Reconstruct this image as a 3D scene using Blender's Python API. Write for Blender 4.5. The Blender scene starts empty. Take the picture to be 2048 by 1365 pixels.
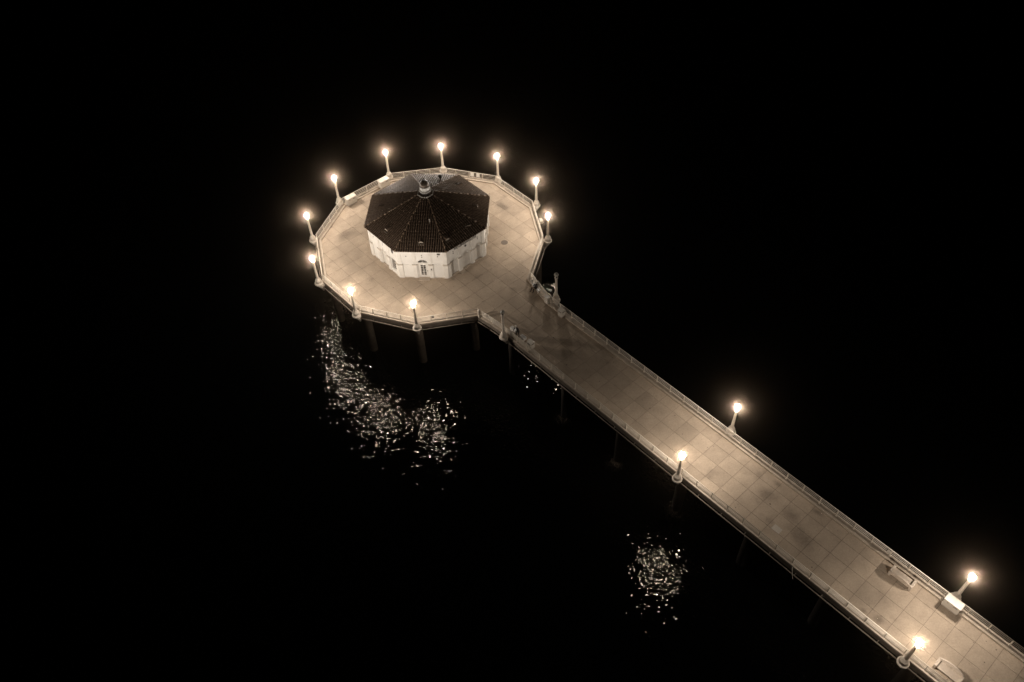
import bpy, bmesh, math, random
from mathutils import Vector, Matrix

random.seed(7)
scene = bpy.context.scene
C = scene.collection
R_ = math.radians

# ------------------------------------------------------------------ camera
cam_data = bpy.data.cameras.new('camera')
cam = bpy.data.objects.new('camera', cam_data)
C.objects.link(cam)
cam_data.sensor_width = 36.0
cam_data.lens = 36.0 * 1666.3 / 2048.0
cam_data.clip_start = 0.5
cam_data.clip_end = 9000.0
pitch, roll = R_(48.112), R_(-2.523)
fwd = Vector((0.0, math.cos(pitch), -math.sin(pitch)))
right = fwd.cross(Vector((0, 0, 1))).normalized()
up = right.cross(fwd)
cx = math.cos(roll) * right + math.sin(roll) * up
cy = -math.sin(roll) * right + math.cos(roll) * up
m = Matrix(((cx.x, cy.x, -fwd.x, 8.7068), (cx.y, cy.y, -fwd.y, -72.3851), (cx.z, cy.z, -fwd.z, 63.1339), (0, 0, 0, 1)))
cam.matrix_world = m
scene.camera = cam

# ------------------------------------------------------------------ world: night sky
world = bpy.data.worlds.new('World')
scene.world = world
world.use_nodes = True
wn = world.node_tree.nodes
wl = world.node_tree.links
sky = wn.new('ShaderNodeTexSky')
sky.sky_type = 'NISHITA'
sky.sun_disc = False
sky.sun_elevation = R_(-6.0)
sky.sun_rotation = R_(200)
wl.new(sky.outputs[0], wn['Background'].inputs['Color'])
wn['Background'].inputs['Strength'].default_value = 0.002

# ------------------------------------------------------------------ exposure and render
scene.view_settings.view_transform = 'Standard'
scene.view_settings.look = 'None'
scene.view_settings.exposure = 0.0
scene.view_settings.gamma = 1.0
scene.render.engine = 'CYCLES'
scene.cycles.use_denoising = True
scene.cycles.denoiser = 'OPENIMAGEDENOISE'
scene.cycles.denoising_input_passes = 'RGB_ALBEDO_NORMAL'
scene.cycles.denoising_prefilter = 'NONE'
scene.cycles.use_adaptive_sampling = False
scene.cycles.max_bounces = 6
scene.cycles.diffuse_bounces = 3
scene.cycles.glossy_bounces = 2
scene.cycles.transmission_bounces = 2
scene.cycles.sample_clamp_direct = 0.0
scene.cycles.sample_clamp_indirect = 3.0
scene.cycles.caustics_reflective = False
scene.cycles.caustics_refractive = False

LAMP_WATTS = 1550.0
LAMP_COLOUR = (1.0, 0.90, 0.80)
GLOBE_R = 0.235
WATER_Z = -6.6

# ------------------------------------------------------------------ material helpers
def new_mat(name):
    mt = bpy.data.materials.new(name)
    mt.use_nodes = True
    nt = mt.node_tree
    return mt, nt, nt.nodes['Principled BSDF']

def simple_mat(name, col, rough=0.6, var=0.12, scale=3.0, metallic=0.0, bump=0.0, spec=0.5):
    mt, nt, b = new_mat(name)
    geo = nt.nodes.new('ShaderNodeNewGeometry')
    nz = nt.nodes.new('ShaderNodeTexNoise')
    nz.inputs['Scale'].default_value = scale
    nz.inputs['Detail'].default_value = 5
    nz.inputs['Roughness'].default_value = 0.65
    nt.links.new(geo.outputs['Position'], nz.inputs['Vector'])
    mr = nt.nodes.new('ShaderNodeMapRange')
    mr.inputs['From Min'].default_value = 0.3
    mr.inputs['From Max'].default_value = 0.7
    mr.inputs['To Min'].default_value = 1.0 - var
    mr.inputs['To Max'].default_value = 1.0 + var
    nt.links.new(nz.outputs['Fac'], mr.inputs['Value'])
    mul = nt.nodes.new('ShaderNodeVectorMath')
    mul.operation = 'SCALE'
    mul.inputs[0].default_value = col
    nt.links.new(mr.outputs['Result'], mul.inputs['Scale'])
    nt.links.new(mul.outputs['Vector'], b.inputs['Base Color'])
    b.inputs['Roughness'].default_value = rough
    b.inputs['Metallic'].default_value = metallic
    b.inputs['Specular IOR Level'].default_value = spec
    if bump > 0:
        bp = nt.nodes.new('ShaderNodeBump')
        bp.inputs['Strength'].default_value = bump
        bp.inputs['Distance'].default_value = 0.02
        nt.links.new(nz.outputs['Fac'], bp.inputs['Height'])
        nt.links.new(bp.outputs['Normal'], b.inputs['Normal'])
    return mt

def concrete_mat():
    """paving concrete: slab to slab tone differences, blotches, dirt spots and fine grit"""
    mt, nt, b = new_mat('paving_concrete')
    N, L = nt.nodes.new, nt.links.new
    geo = N('ShaderNodeNewGeometry')
    info = N('ShaderNodeObjectInfo')
    def noise(scale, detail, rough, lo, hi, tlo, thi):
        n = N('ShaderNodeTexNoise')
        n.inputs['Scale'].default_value = scale
        n.inputs['Detail'].default_value = detail
        n.inputs['Roughness'].default_value = rough
        L(geo.outputs['Position'], n.inputs['Vector'])
        r = N('ShaderNodeMapRange')
        r.inputs['From Min'].default_value = lo
        r.inputs['From Max'].default_value = hi
        r.inputs['To Min'].default_value = tlo
        r.inputs['To Max'].default_value = thi
        L(n.outputs['Fac'], r.inputs['Value'])
        return r.outputs['Result']
    def mulv(a, c):
        q = N('ShaderNodeMath'); q.operation = 'MULTIPLY'
        L(a, q.inputs[0]); L(c, q.inputs[1])
        return q.outputs[0]
    big = noise(0.16, 4, 0.6, 0.36, 0.64, 0.80, 1.12)
    mid = noise(0.75, 6, 0.7, 0.32, 0.66, 0.88, 1.08)
    spot = noise(0.42, 3, 0.55, 0.62, 0.72, 1.0, 0.74)
    fine = noise(6.5, 6, 0.9, 0.3, 0.7, 0.74, 1.26)
    rnd = N('ShaderNodeMapRange')
    rnd.inputs['To Min'].default_value = 0.90
    rnd.inputs['To Max'].default_value = 1.06
    L(info.outputs['Random'], rnd.inputs['Value'])
    f = mulv(mulv(mulv(big, mid), mulv(spot, fine)), rnd.outputs['Result'])
    sc = N('ShaderNodeVectorMath'); sc.operation = 'SCALE'
    sc.inputs[0].default_value = (0.375, 0.294, 0.216)
    L(f, sc.inputs['Scale'])
    L(sc.outputs['Vector'], b.inputs['Base Color'])
    b.inputs['Roughness'].default_value = 0.85
    b.inputs['Specular IOR Level'].default_value = 0.25
    return mt

def water_mat():
    mt, nt, b = new_mat('sea_water')
    N, L = nt.nodes.new, nt.links.new
    b.inputs['Base Color'].default_value = (0.0012, 0.0014, 0.0014, 1)
    b.inputs['Roughness'].default_value = 0.03
    b.inputs['IOR'].default_value = 1.333
    b.inputs['Specular Tint'].default_value = (1.0, 0.86, 0.70, 1)
    geo = N('ShaderNodeNewGeometry')
    def wave(scale, detail, rough, amp, stretch=(1, 1, 1), rot=0.0):
        mp = N('ShaderNodeMapping')
        mp.inputs['Rotation'].default_value = (0, 0, rot)
        mp.inputs['Scale'].default_value = stretch
        L(geo.outputs['Position'], mp.inputs['Vector'])
        n = N('ShaderNodeTexNoise')
        n.inputs['Scale'].default_value = scale
        n.inputs['Detail'].default_value = detail
        n.inputs['Roughness'].default_value = rough
        L(mp.outputs['Vector'], n.inputs['Vector'])
        q = N('ShaderNodeMath'); q.operation = 'MULTIPLY'
        q.inputs[1].default_value = amp
        L(n.outputs['Fac'], q.inputs[0])
        return q.outputs[0]
    hs = [wave(4.2, 0, 0.5, 0.043, (1.0, 1.15, 1), 0.1), wave(0.75, 1, 0.4, 0.095, (0.95, 1.05, 1), -0.2), wave(0.13, 1, 0.4, 0.17, (0.8, 1.2, 1), 0.25)]
    s = hs[0]
    for h in hs[1:]:
        q = N('ShaderNodeMath'); q.operation = 'ADD'
        L(s, q.inputs[0]); L(h, q.inputs[1]); s = q.outputs[0]
    bp = N('ShaderNodeBump')
    bp.inputs['Strength'].default_value = 1.0
    bp.inputs['Distance'].default_value = 1.0
    L(s, bp.inputs['Height'])
    L(bp.outputs['Normal'], b.inputs['Normal'])
    return mt

def lit_globe_mat():
    """clear glowing glass: lets the bulb's light out and glows white itself"""
    mt = bpy.data.materials.new('glowing_lamp_globe')
    mt.use_nodes = True
    nt = mt.node_tree
    nt.nodes.clear()
    e = nt.nodes.new('ShaderNodeEmission')
    t = nt.nodes.new('ShaderNodeBsdfTransparent')
    a = nt.nodes.new('ShaderNodeAddShader')
    o = nt.nodes.new('ShaderNodeOutputMaterial')
    e.inputs['Color'].default_value = (1.0, 0.96, 0.90, 1)
    e.inputs['Strength'].default_value = 12.0
    nt.links.new(e.outputs[0], a.inputs[0]); nt.links.new(t.outputs[0], a.inputs[1])
    nt.links.new(a.outputs[0], o.inputs['Surface'])
    mt.cycles.emission_sampling = 'NONE'
    return mt

M = {
    'paving': concrete_mat(),
    'joint': simple_mat('dark_joint_mortar', (0.10, 0.075, 0.055), 0.9, 0.2, 2.0),
    'kerb': simple_mat('kerb_concrete', (0.38, 0.308, 0.235), 0.85, 0.18, 2.2),
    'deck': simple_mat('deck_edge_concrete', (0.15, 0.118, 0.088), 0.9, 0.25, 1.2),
    'pile': simple_mat('pile_concrete', (0.22, 0.168, 0.12), 0.9, 0.35, 1.6, bump=0.4),
    'dark_pier': simple_mat('dark_pier_concrete', (0.045, 0.034, 0.025), 0.7, 0.35, 1.6, bump=0.4),  # darker copy of the pile concrete for pier piles and cross beams
    'white': simple_mat('white_painted_wall', (0.67, 0.635, 0.58), 0.65, 0.06, 1.1),
    'trim': simple_mat('white_painted_trim', (0.64, 0.60, 0.54), 0.6, 0.08, 3.0),
    'rail': simple_mat('pale_painted_pipe', (0.60, 0.52, 0.42), 0.45, 0.12, 6.0),
    'lamp': simple_mat('pale_cast_concrete_lamp', (0.56, 0.48, 0.39), 0.7, 0.14, 5.0),
    'tile': simple_mat('brown_clay_tile', (0.150, 0.104, 0.073), 0.5, 0.45, 4.5, spec=0.38),
    'pan': simple_mat('shaded_clay_pan_tile', (0.030, 0.020, 0.014), 0.7, 0.35, 3.2, spec=0.2),  # pan tiles darkened so the shade between ribs lies in their colour
    'cornice': simple_mat('tan_painted_cornice', (0.46, 0.405, 0.335), 0.6, 0.08, 3.0),
    'ridge': simple_mat('hip_clay_tile', (0.24, 0.165, 0.11), 0.55, 0.25, 5.0),
    'dark': simple_mat('dark_metal', (0.03, 0.024, 0.02), 0.5, 0.2, 6.0),
    'glass': simple_mat('dark_window_glass', (0.012, 0.010, 0.008), 0.08, 0.1, 2.0),
    'copper': simple_mat('dark_copper_dome', (0.11, 0.082, 0.058), 0.38, 0.25, 4.0, metallic=0.3),
    'steel': simple_mat('pale_painted_steel', (0.44, 0.39, 0.325), 0.5, 0.07, 4.0),
    'grey': simple_mat('grey_vent_metal', (0.27, 0.225, 0.175), 0.55, 0.15, 5.0),
    'bench': simple_mat('bench_concrete', (0.42, 0.345, 0.27), 0.8, 0.14, 4.0),
    'water': water_mat(),
    'bulb': lit_globe_mat(),
    'globe_off': simple_mat('unlit_glass_globe', (0.34, 0.31, 0.26), 0.12, 0.05, 3.0),
    'cloth_dark': simple_mat('dark_cloth', (0.016, 0.013, 0.012), 0.9, 0.2, 9.0),
    'cloth_pale': simple_mat('pale_cloth', (0.62, 0.57, 0.50), 0.9, 0.1, 9.0),
    'skin': simple_mat('skin', (0.42, 0.27, 0.19), 0.6, 0.06, 9.0),
    'hair': simple_mat('dark_hair', (0.02, 0.014, 0.01), 0.7, 0.2, 12.0),
    'plastic': simple_mat('white_plastic', (0.78, 0.75, 0.70), 0.4, 0.04, 5.0),
    'iron': simple_mat('cast_iron_cover', (0.15, 0.115, 0.085), 0.7, 0.25, 14.0),
    'patch': simple_mat('fresh_concrete_patch', (0.42, 0.36, 0.295), 0.85, 0.08, 8.0),
    'foam': simple_mat('sea_foam', (0.085, 0.062, 0.042), 0.9, 0.25, 3.0),
}

for nm in ('tile', 'ridge'):
    M[nm].node_tree.nodes['Principled BSDF'].inputs['Specular Tint'].default_value = (1.0, 0.78, 0.58, 1)

# ------------------------------------------------------------------ object helpers
def link(name, mesh, mat=None, parent=None):
    o = bpy.data.objects.new(name, mesh)
    C.objects.link(o)
    if mat is not None:
        if len(mesh.materials) == 0:
            mesh.materials.append(mat)
    if parent is not None:
        o.parent = parent
    return o

def empty(name, loc=(0, 0, 0), rz=0.0):
    o = bpy.data.objects.new(name, None)
    o.empty_display_size = 0.3
    C.objects.link(o)
    o.location = loc
    o.rotation_euler = (0, 0, rz)
    return o

def tag(o, label=None, cat=None, group=None, kind=None):
    if label: o['label'] = label
    if cat: o['category'] = cat
    if group: o['group'] = group
    if kind: o['kind'] = kind
    return o

class MB:
    """collects simple solids and links them as one mesh object"""
    def __init__(self):
        self.v = []; self.f = []; self.smooth = []
    def add(self, vs, fs, smooth=False, mat=None):
        k = len(self.v)
        for p in vs:
            p = Vector(p)
            self.v.append(tuple(mat @ p if mat is not None else p))
        for f in fs:
            self.f.append(tuple(i + k for i in f)); self.smooth.append(smooth)
        return self
    def box(self, x0, x1, y0, y1, z0, z1, mat=None):
        vs = [(x0, y0, z0), (x1, y0, z0), (x1, y1, z0), (x0, y1, z0), (x0, y0, z1), (x1, y0, z1), (x1, y1, z1), (x0, y1, z1)]
        fs = [(3, 2, 1, 0), (4, 5, 6, 7), (0, 1, 5, 4), (1, 2, 6, 5), (2, 3, 7, 6), (3, 0, 4, 7)]
        return self.add(vs, fs, False, mat)
    def prism(self, poly, z0, z1, mat=None):
        n = len(poly)
        vs = [(p[0], p[1], z0) for p in poly] + [(p[0], p[1], z1) for p in poly]
        fs = [tuple(range(n))[::-1], tuple(range(n, 2 * n))]
        fs += [(i, (i + 1) % n, n + (i + 1) % n, n + i) for i in range(n)]
        return self.add(vs, fs, False, mat)
    def lathe(self, prof, seg=16, smooth=True, mat=None, phase=0.0):
        vs = []; fs = []
        for r, z in prof:
            for k in range(seg):
                a = phase + 2 * math.pi * k / seg
                vs.append((r * math.cos(a), r * math.sin(a), z))
        for j in range(len(prof) - 1):
            for k in range(seg):
                k2 = (k + 1) % seg
                fs.append((j * seg + k, j * seg + k2, (j + 1) * seg + k2, (j + 1) * seg + k))
        fs.append(tuple(range(seg))[::-1])
        fs.append(tuple(range((len(prof) - 1) * seg, len(prof) * seg)))
        return self.add(vs, fs, smooth, mat)
    def tube(self, pts, r, seg=8, mat=None):
        pts = [Vector(p) for p in pts]
        vs = []; fs = []
        for i, p in enumerate(pts):
            t = (pts[min(i + 1, len(pts) - 1)] - pts[max(i - 1, 0)]).normalized()
            ref = Vector((0, 0, 1)) if abs(t.z) < 0.9 else Vector((1, 0, 0))
            a = t.cross(ref).normalized(); b = a.cross(t)
            for k in range(seg):
                th = 2 * math.pi * k / seg
                vs.append(p + r * (math.cos(th) * a + math.sin(th) * b))
        for j in range(len(pts) - 1):
            for k in range(seg):
                k2 = (k + 1) % seg
                fs.append((j * seg + k, (j + 1) * seg + k, (j + 1) * seg + k2, j * seg + k2))
        fs.append(tuple(range(seg))); fs.append(tuple(range((len(pts) - 1) * seg, len(pts) * seg))[::-1])
        return self.add(vs, fs, True, mat)
    def build(self, name, mat, parent=None, bevel=0.0):
        me = bpy.data.meshes.new(name)
        me.from_pydata(self.v, [], self.f)
        me.update()
        for p, s in zip(me.polygons, self.smooth):
            p.use_smooth = s
        if bevel > 0:
            bm = bmesh.new(); bm.from_mesh(me)
            bmesh.ops.bevel(bm, geom=[e for e in bm.edges], offset=bevel, segments=1, affect='EDGES')
            bm.to_mesh(me); bm.free()
        return link(name, me, mat, parent)

# ------------------------------------------------------------------ plan geometry
PA = R_(-49.97)                      # direction in which the pier leaves the platform
D = Vector((math.cos(PA), math.sin(PA)))
Nn = Vector((-D.y, D.x))
def sn(s, n):
    p = s * D + n * Nn
    return (p.x, p.y)
def to_sn(p):
    q = Vector((p[0], p[1]))
    return q.dot(D), q.dot(Nn)
PIER_ROT = PA                        # local x runs along the pier, local y to its right-hand side as seen (+n)

# rail line of the platform, corner by corner (starting at the corner nearest the camera, clockwise)
V = [(-1.24, -12.91), (-7.22, -10.74), (-11.68, -5.67), (-13.15, 1.05), (-10.92, 7.34), (-5.34, 11.90), (1.07, 12.62),
     (7.61, 10.45), (11.82, 5.35), (12.72, -0.77), (11.03, -6.81), (5.30, -11.98)]
PIER_END = 78.0
NR, NL = 3.08, -3.25
right_rail = [V[10], sn(13.6, 3.75), sn(14.8, 3.46), sn(15.7, 3.25), sn(16.7, 3.12), sn(18.0, NR), sn(PIER_END, NR)]
left_rail = [V[11], sn(14.6, -3.40), sn(16.6, -3.27), sn(18.2, NL), sn(PIER_END, NL)]
outline = [V[i] for i in range(0, 10)] + right_rail + left_rail[::-1]     # closed, clockwise

def offset_poly(poly, dist):
    """positive = inward for a clockwise polygon"""
    n = len(poly); out = []
    for i in range(n):
        p0, p1, p2 = Vector(poly[i - 1]), Vector(poly[i]), Vector(poly[(i + 1) % n])
        d1 = (p1 - p0).normalized(); d2 = (p2 - p1).normalized()
        n1 = Vector((d1.y, -d1.x)); n2 = Vector((d2.y, -d2.x))
        k = 1 + n1.dot(n2)
        out.append(tuple(p1 + (n1 + n2) * (dist / max(k, 0.3))))
    return out

inner = offset_poly(outline, 0.40)
outer = offset_poly(outline, -0.14)

def clip_cell(poly, s0, s1, n0, n1):
    pts = [to_sn(p) for p in poly]
    def clip(ps, ax, lim, keep_less):
        res = []
        for i in range(len(ps)):
            a, b = ps[i - 1], ps[i]
            ia = (a[ax] <= lim) if keep_less else (a[ax] >= lim)
            ib = (b[ax] <= lim) if keep_less else (b[ax] >= lim)
            if ia != ib:
                t = (lim - a[ax]) / (b[ax] - a[ax])
                res.append((a[0] + t * (b[0] - a[0]), a[1] + t * (b[1] - a[1])))
            if ib: res.append(b)
        return res
    for ax, lim, less in ((0, s0, False), (0, s1, True), (1, n0, False), (1, n1, True)):
        pts = clip(pts, ax, lim, less)
        if len(pts) < 3: return []
    out = []
    for p in pts:
        if not out or (abs(p[0] - out[-1][0]) + abs(p[1] - out[-1][1])) > 1e-4: out.append(p)
    if len(out) > 2 and abs(out[0][0] - out[-1][0]) + abs(out[0][1] - out[-1][1]) < 1e-4: out.pop()
    return out

def area(ps):
    return 0.5 * sum(ps[i - 1][0] * ps[i][1] - ps[i][0] * ps[i - 1][1] for i in range(len(ps)))

# ------------------------------------------------------------------ the sea
sea = MB()
sea.add([(-4000, -4000, WATER_Z), (4000, -4000, WATER_Z), (4000, 4000, WATER_Z), (-4000, 4000, WATER_Z)], [(0, 1, 2, 3)])
tag(sea.build('sea_water', M['water']), kind='structure')

# ------------------------------------------------------------------ the pier
pier = tag(empty('pier'), 'long concrete pier running from the lower right to a round platform over dark water', 'pier')
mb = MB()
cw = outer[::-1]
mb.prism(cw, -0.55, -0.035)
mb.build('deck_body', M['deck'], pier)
mb = MB()
mb.prism(offset_poly(outline, 0.3)[::-1], -0.034, -0.026)
mb.build('mortar_bed', M['joint'], pier)

BC = Vector((0.0, 0.45))             # centre of the house
GS, GN, G = 33.0, -0.10, 1.66
n_slab = 0
for i in range(-28, 28):
    for j in range(-9, 9):
        s0 = GS + i * G; n0 = GN + j * G
        q = clip_cell(inner, s0 + 0.013, s0 + G - 0.013, n0 + 0.013, n0 + G - 0.013)
        if len(q) < 3: continue
        if area(q) < 0: q = q[::-1]
        if area(q) < 0.03: continue
        w = [sn(*p) for p in q]
        if all((Vector(p) - BC).length < 6.2 for p in w): continue      # under the house
        ctr = Vector((sum(p[0] for p in w) / len(w), sum(p[1] for p in w) / len(w)))
        dz = random.uniform(-0.003, 0.003)
        b = MB()
        b.prism([(p[0] - ctr.x, p[1] - ctr.y) for p in w], -0.024, dz)
        o = b.build('paving_slab', M['paving'], pier)
        o.location = (ctr.x, ctr.y, 0)
        n_slab += 1
print('slabs', n_slab)

# kerb under the railing, one stretch per side
nO = len(outline)
kin = offset_poly(outline, 0.40); kout = offset_poly(outline, -0.14)
for i in range(nO):
    j = (i + 1) % nO
    a, b, c, d = Vector(kin[i]), Vector(kin[j]), Vector(kout[j]), Vector(kout[i])
    if (b - a).length < 1e-3: continue
    k = MB(); k.prism([tuple(a), tuple(d), tuple(c), tuple(b)][::-1] if area([tuple(a), tuple(d), tuple(c), tuple(b)]) < 0 else [tuple(a), tuple(d), tuple(c), tuple(b)], -0.03, 0.17)
    k.build('kerb', M['kerb'], pier)
# service pipe hung along the outer face
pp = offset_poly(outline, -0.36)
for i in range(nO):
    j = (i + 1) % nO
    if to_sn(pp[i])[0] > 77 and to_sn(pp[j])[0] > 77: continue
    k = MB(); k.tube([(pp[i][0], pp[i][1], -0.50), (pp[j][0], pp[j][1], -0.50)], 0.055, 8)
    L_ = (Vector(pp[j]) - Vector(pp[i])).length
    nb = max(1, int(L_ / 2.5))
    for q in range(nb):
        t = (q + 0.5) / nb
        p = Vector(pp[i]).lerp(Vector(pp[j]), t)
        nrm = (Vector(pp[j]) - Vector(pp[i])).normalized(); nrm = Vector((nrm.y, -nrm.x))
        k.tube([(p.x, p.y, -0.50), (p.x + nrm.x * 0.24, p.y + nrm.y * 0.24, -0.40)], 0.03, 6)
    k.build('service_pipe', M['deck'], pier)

# piles
def pile(x, y, r, cap, mat='pile'):
    k = MB()
    k.lathe([(r, WATER_Z - 1.5), (r, -1.9), (r * 1.1, -1.6), (cap, -0.85), (cap, -0.56)], 18)
    o = k.build('pile', M[mat], pier)
    o.location = (x, y, 0)
for i in range(12):
    v = Vector(V[i]); f = 12.15 / v.length
    if i in (10, 11): f = 11.6 / v.length
    pile(v.x * f, v.y * f, 0.44, 0.80)
for s in (16.6, 24.6, 32.1, 39.6, 47.2, 54.8, 62.4, 70.0):
    for n in (-2.45, 2.3):
        x, y = sn(s, n); pile(x, y, 0.50, 0.75, 'dark_pier')
    x0, y0 = sn(s, -0.08)
    k = MB(); k.box(-0.45, 0.45, -3.0, 2.9, -1.15, -0.56)
    o = k.build('cross_beam', M['dark_pier'], pier); o.location = (x0, y0, 0); o.rotation_euler = (0, 0, PIER_ROT)

# round iron cover, pale repair patch and damp stains on the deck
k = MB(); k.lathe([(0.40, 0.004), (0.40, 0.012), (0.36, 0.014)], 24, False)
o = k.build('drain_cover', M['iron'], pier); o.location = (8.34, -0.65, 0)
k = MB(); k.box(-0.38, 0.38, -0.29, 0.29, 0.004, 0.008)
o = k.build('repair_patch', M['patch'], pier)
x, y = sn(48.68, -1.47); o.location = (x, y, 0); o.rotation_euler = (0, 0, PIER_ROT)

def stain_mat():
    mt, nt, b = new_mat('damp_stain')
    N, L = nt.nodes.new, nt.links.new
    b.inputs['Base Color'].default_value = (0.085, 0.066, 0.05, 1)
    b.inputs['Roughness'].default_value = 0.8
    tc = N('ShaderNodeTexCoord')
    geo = N('ShaderNodeNewGeometry')
    ln = N('ShaderNodeVectorMath'); ln.operation = 'LENGTH'
    L(tc.outputs['Object'], ln.inputs[0])
    nz = N('ShaderNodeTexNoise'); nz.inputs['Scale'].default_value = 1.1; nz.inputs['Detail'].default_value = 6; nz.inputs['Roughness'].default_value = 0.65
    L(geo.outputs['Position'], nz.inputs['Vector'])
    ad = N('ShaderNodeMath'); ad.operation = 'MULTIPLY_ADD'
    ad.inputs[1].default_value = 1.3; L(nz.outputs['Fac'], ad.inputs[0]); L(ln.outputs['Value'], ad.inputs[2])
    mr = N('ShaderNodeMapRange')
    mr.inputs['From Min'].default_value = 0.75; mr.inputs['From Max'].default_value = 1.50
    mr.inputs['To Min'].default_value = 0.30; mr.inputs['To Max'].default_value = 0.0
    L(ad.outputs[0], mr.inputs['Value'])
    L(mr.outputs['Result'], b.inputs['Alpha'])
    return mt
M['stain'] = stain_mat()
def stain(s, n, rx, ry):
    k = MB(); k.add([(math.cos(t * math.pi / 12), math.sin(t * math.pi / 12), 0) for t in range(24)], [tuple(range(24))])
    o = k.build('damp_stain', M['stain'], pier)
    x, y = sn(s, n); o.location = (x, y, 0.0045 + random.uniform(0, 0.002)); o.scale = (rx, ry, 1); o.rotation_euler = (0, 0, PIER_ROT)
for a in ((58.75, -2.2, 0.75, 0.50), (57.5, -2.4, 0.4, 0.3), (48.6, 0.55, 1.2, 0.9), (50.1, 2.35, 1.0, 0.35), (46.1, 2.2, 0.6, 0.4),
          (50.6, -0.6, 1.9, 1.2), (46.1, 0.75, 1.3, 0.9), (0.8, 10.1, 1.4, 0.8), (-7.8, -6.4, 1.2, 1.6)):
    stain(*a)

k = MB(); rg = random.Random(11)
for q in range(70):
    if q < 40: gx, gy = sn(rg.uniform(13, 66), rg.uniform(-2.5, 2.4))
    else:
        aa = rg.uniform(0, 6.283); rr = rg.uniform(7.6, 12.0); gx, gy = rr * math.cos(aa), rr * math.sin(aa)
    rad = rg.uniform(0.025, 0.07); ph = rg.random() * 6
    k.add([(gx + rad * rg.uniform(0.7, 1.2) * math.cos(ph + t * 1.047), gy + rad * rg.uniform(0.7, 1.2) * math.sin(ph + t * 1.047), 0.0075) for t in range(6)], [tuple(range(6))])
o = k.build('gum_spots', M['joint'], pier); o['kind'] = 'stuff'

# ------------------------------------------------------------------ railings
def path_points(path, step, skip_first=False):
    out = []
    for i in range(len(path) - 1):
        a, b = Vector(path[i]), Vector(path[i + 1])
        L_ = (b - a).length
        k = max(1, round(L_ / step))
        for q in range(k):
            if i == 0 and q == 0 and skip_first: continue
            out.append((a.lerp(b, q / k), (b - a).normalized()))
    out.append((Vector(path[-1]), (Vector(path[-1]) - Vector(path[-2])).normalized()))
    return out
post_mesh = None
def railing(name, label, paths, step=1.65, grid=None):
    global post_mesh
    root = tag(empty(name, (paths[0][0][0], paths[0][0][1], 0.17)), label, 'railing')
    loc = root.location
    for path in paths:
        pts = grid if grid else path_points(path, step)
        for p, t in pts:
            if post_mesh is None:
                k = MB(); k.box(-0.035, 0.035, -0.03, 0.03, 0.0, 0.815); k.box(-0.08, 0.08, -0.07, 0.07, 0.0, 0.02)
                o = k.build('post', M['rail'], root); post_mesh = o.data
            else:
                o = link('post', post_mesh, None, root)
            o.location = (p.x - loc.x, p.y - loc.y, 0.0)
            o.rotation_euler = (0, 0, math.atan2(t.y, t.x))
        for z, r in ((1.0, 0.038), (0.80, 0.025), (0.60, 0.025), (0.40, 0.025)):
            k = MB(); k.tube([(p[0] - loc.x, p[1] - loc.y, z - 0.17) for p in path], r, 8)
            k.build('rail', M['rail'], root)
    return root
ring = [V[10], V[9], V[8], V[7], V[6], V[5], V[4], V[3], V[2], V[1], V[0], V[11]]
railing('railing', 'pale pipe railing running around the rim of the round platform', [ring])
railing('railing', 'pale pipe railing along the far right-hand edge of the pier beyond the unlit lamp', [right_rail])
railing('railing', 'pale pipe railing along the near left-hand edge of the pier above the dark water', [left_rail])

def end_post(p, label):
    k = MB(); k.lathe([(0.17, 0.17), (0.17, 0.26), (0.13, 0.30), (0.13, 0.98), (0.16, 1.02), (0.16, 1.10), (0.09, 1.16)], 14)
    o = k.build('railing_pillar', M['lamp']); 
    o.data.transform(Matrix.Translation((0, 0, -0.17)))
    o.location = (p[0], p[1], 0.17)
    tag(o, label, 'pillar')
end_post((5.42, -12.28), 'short pale pillar at the near corner where platform rail meets pier rail')

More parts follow.
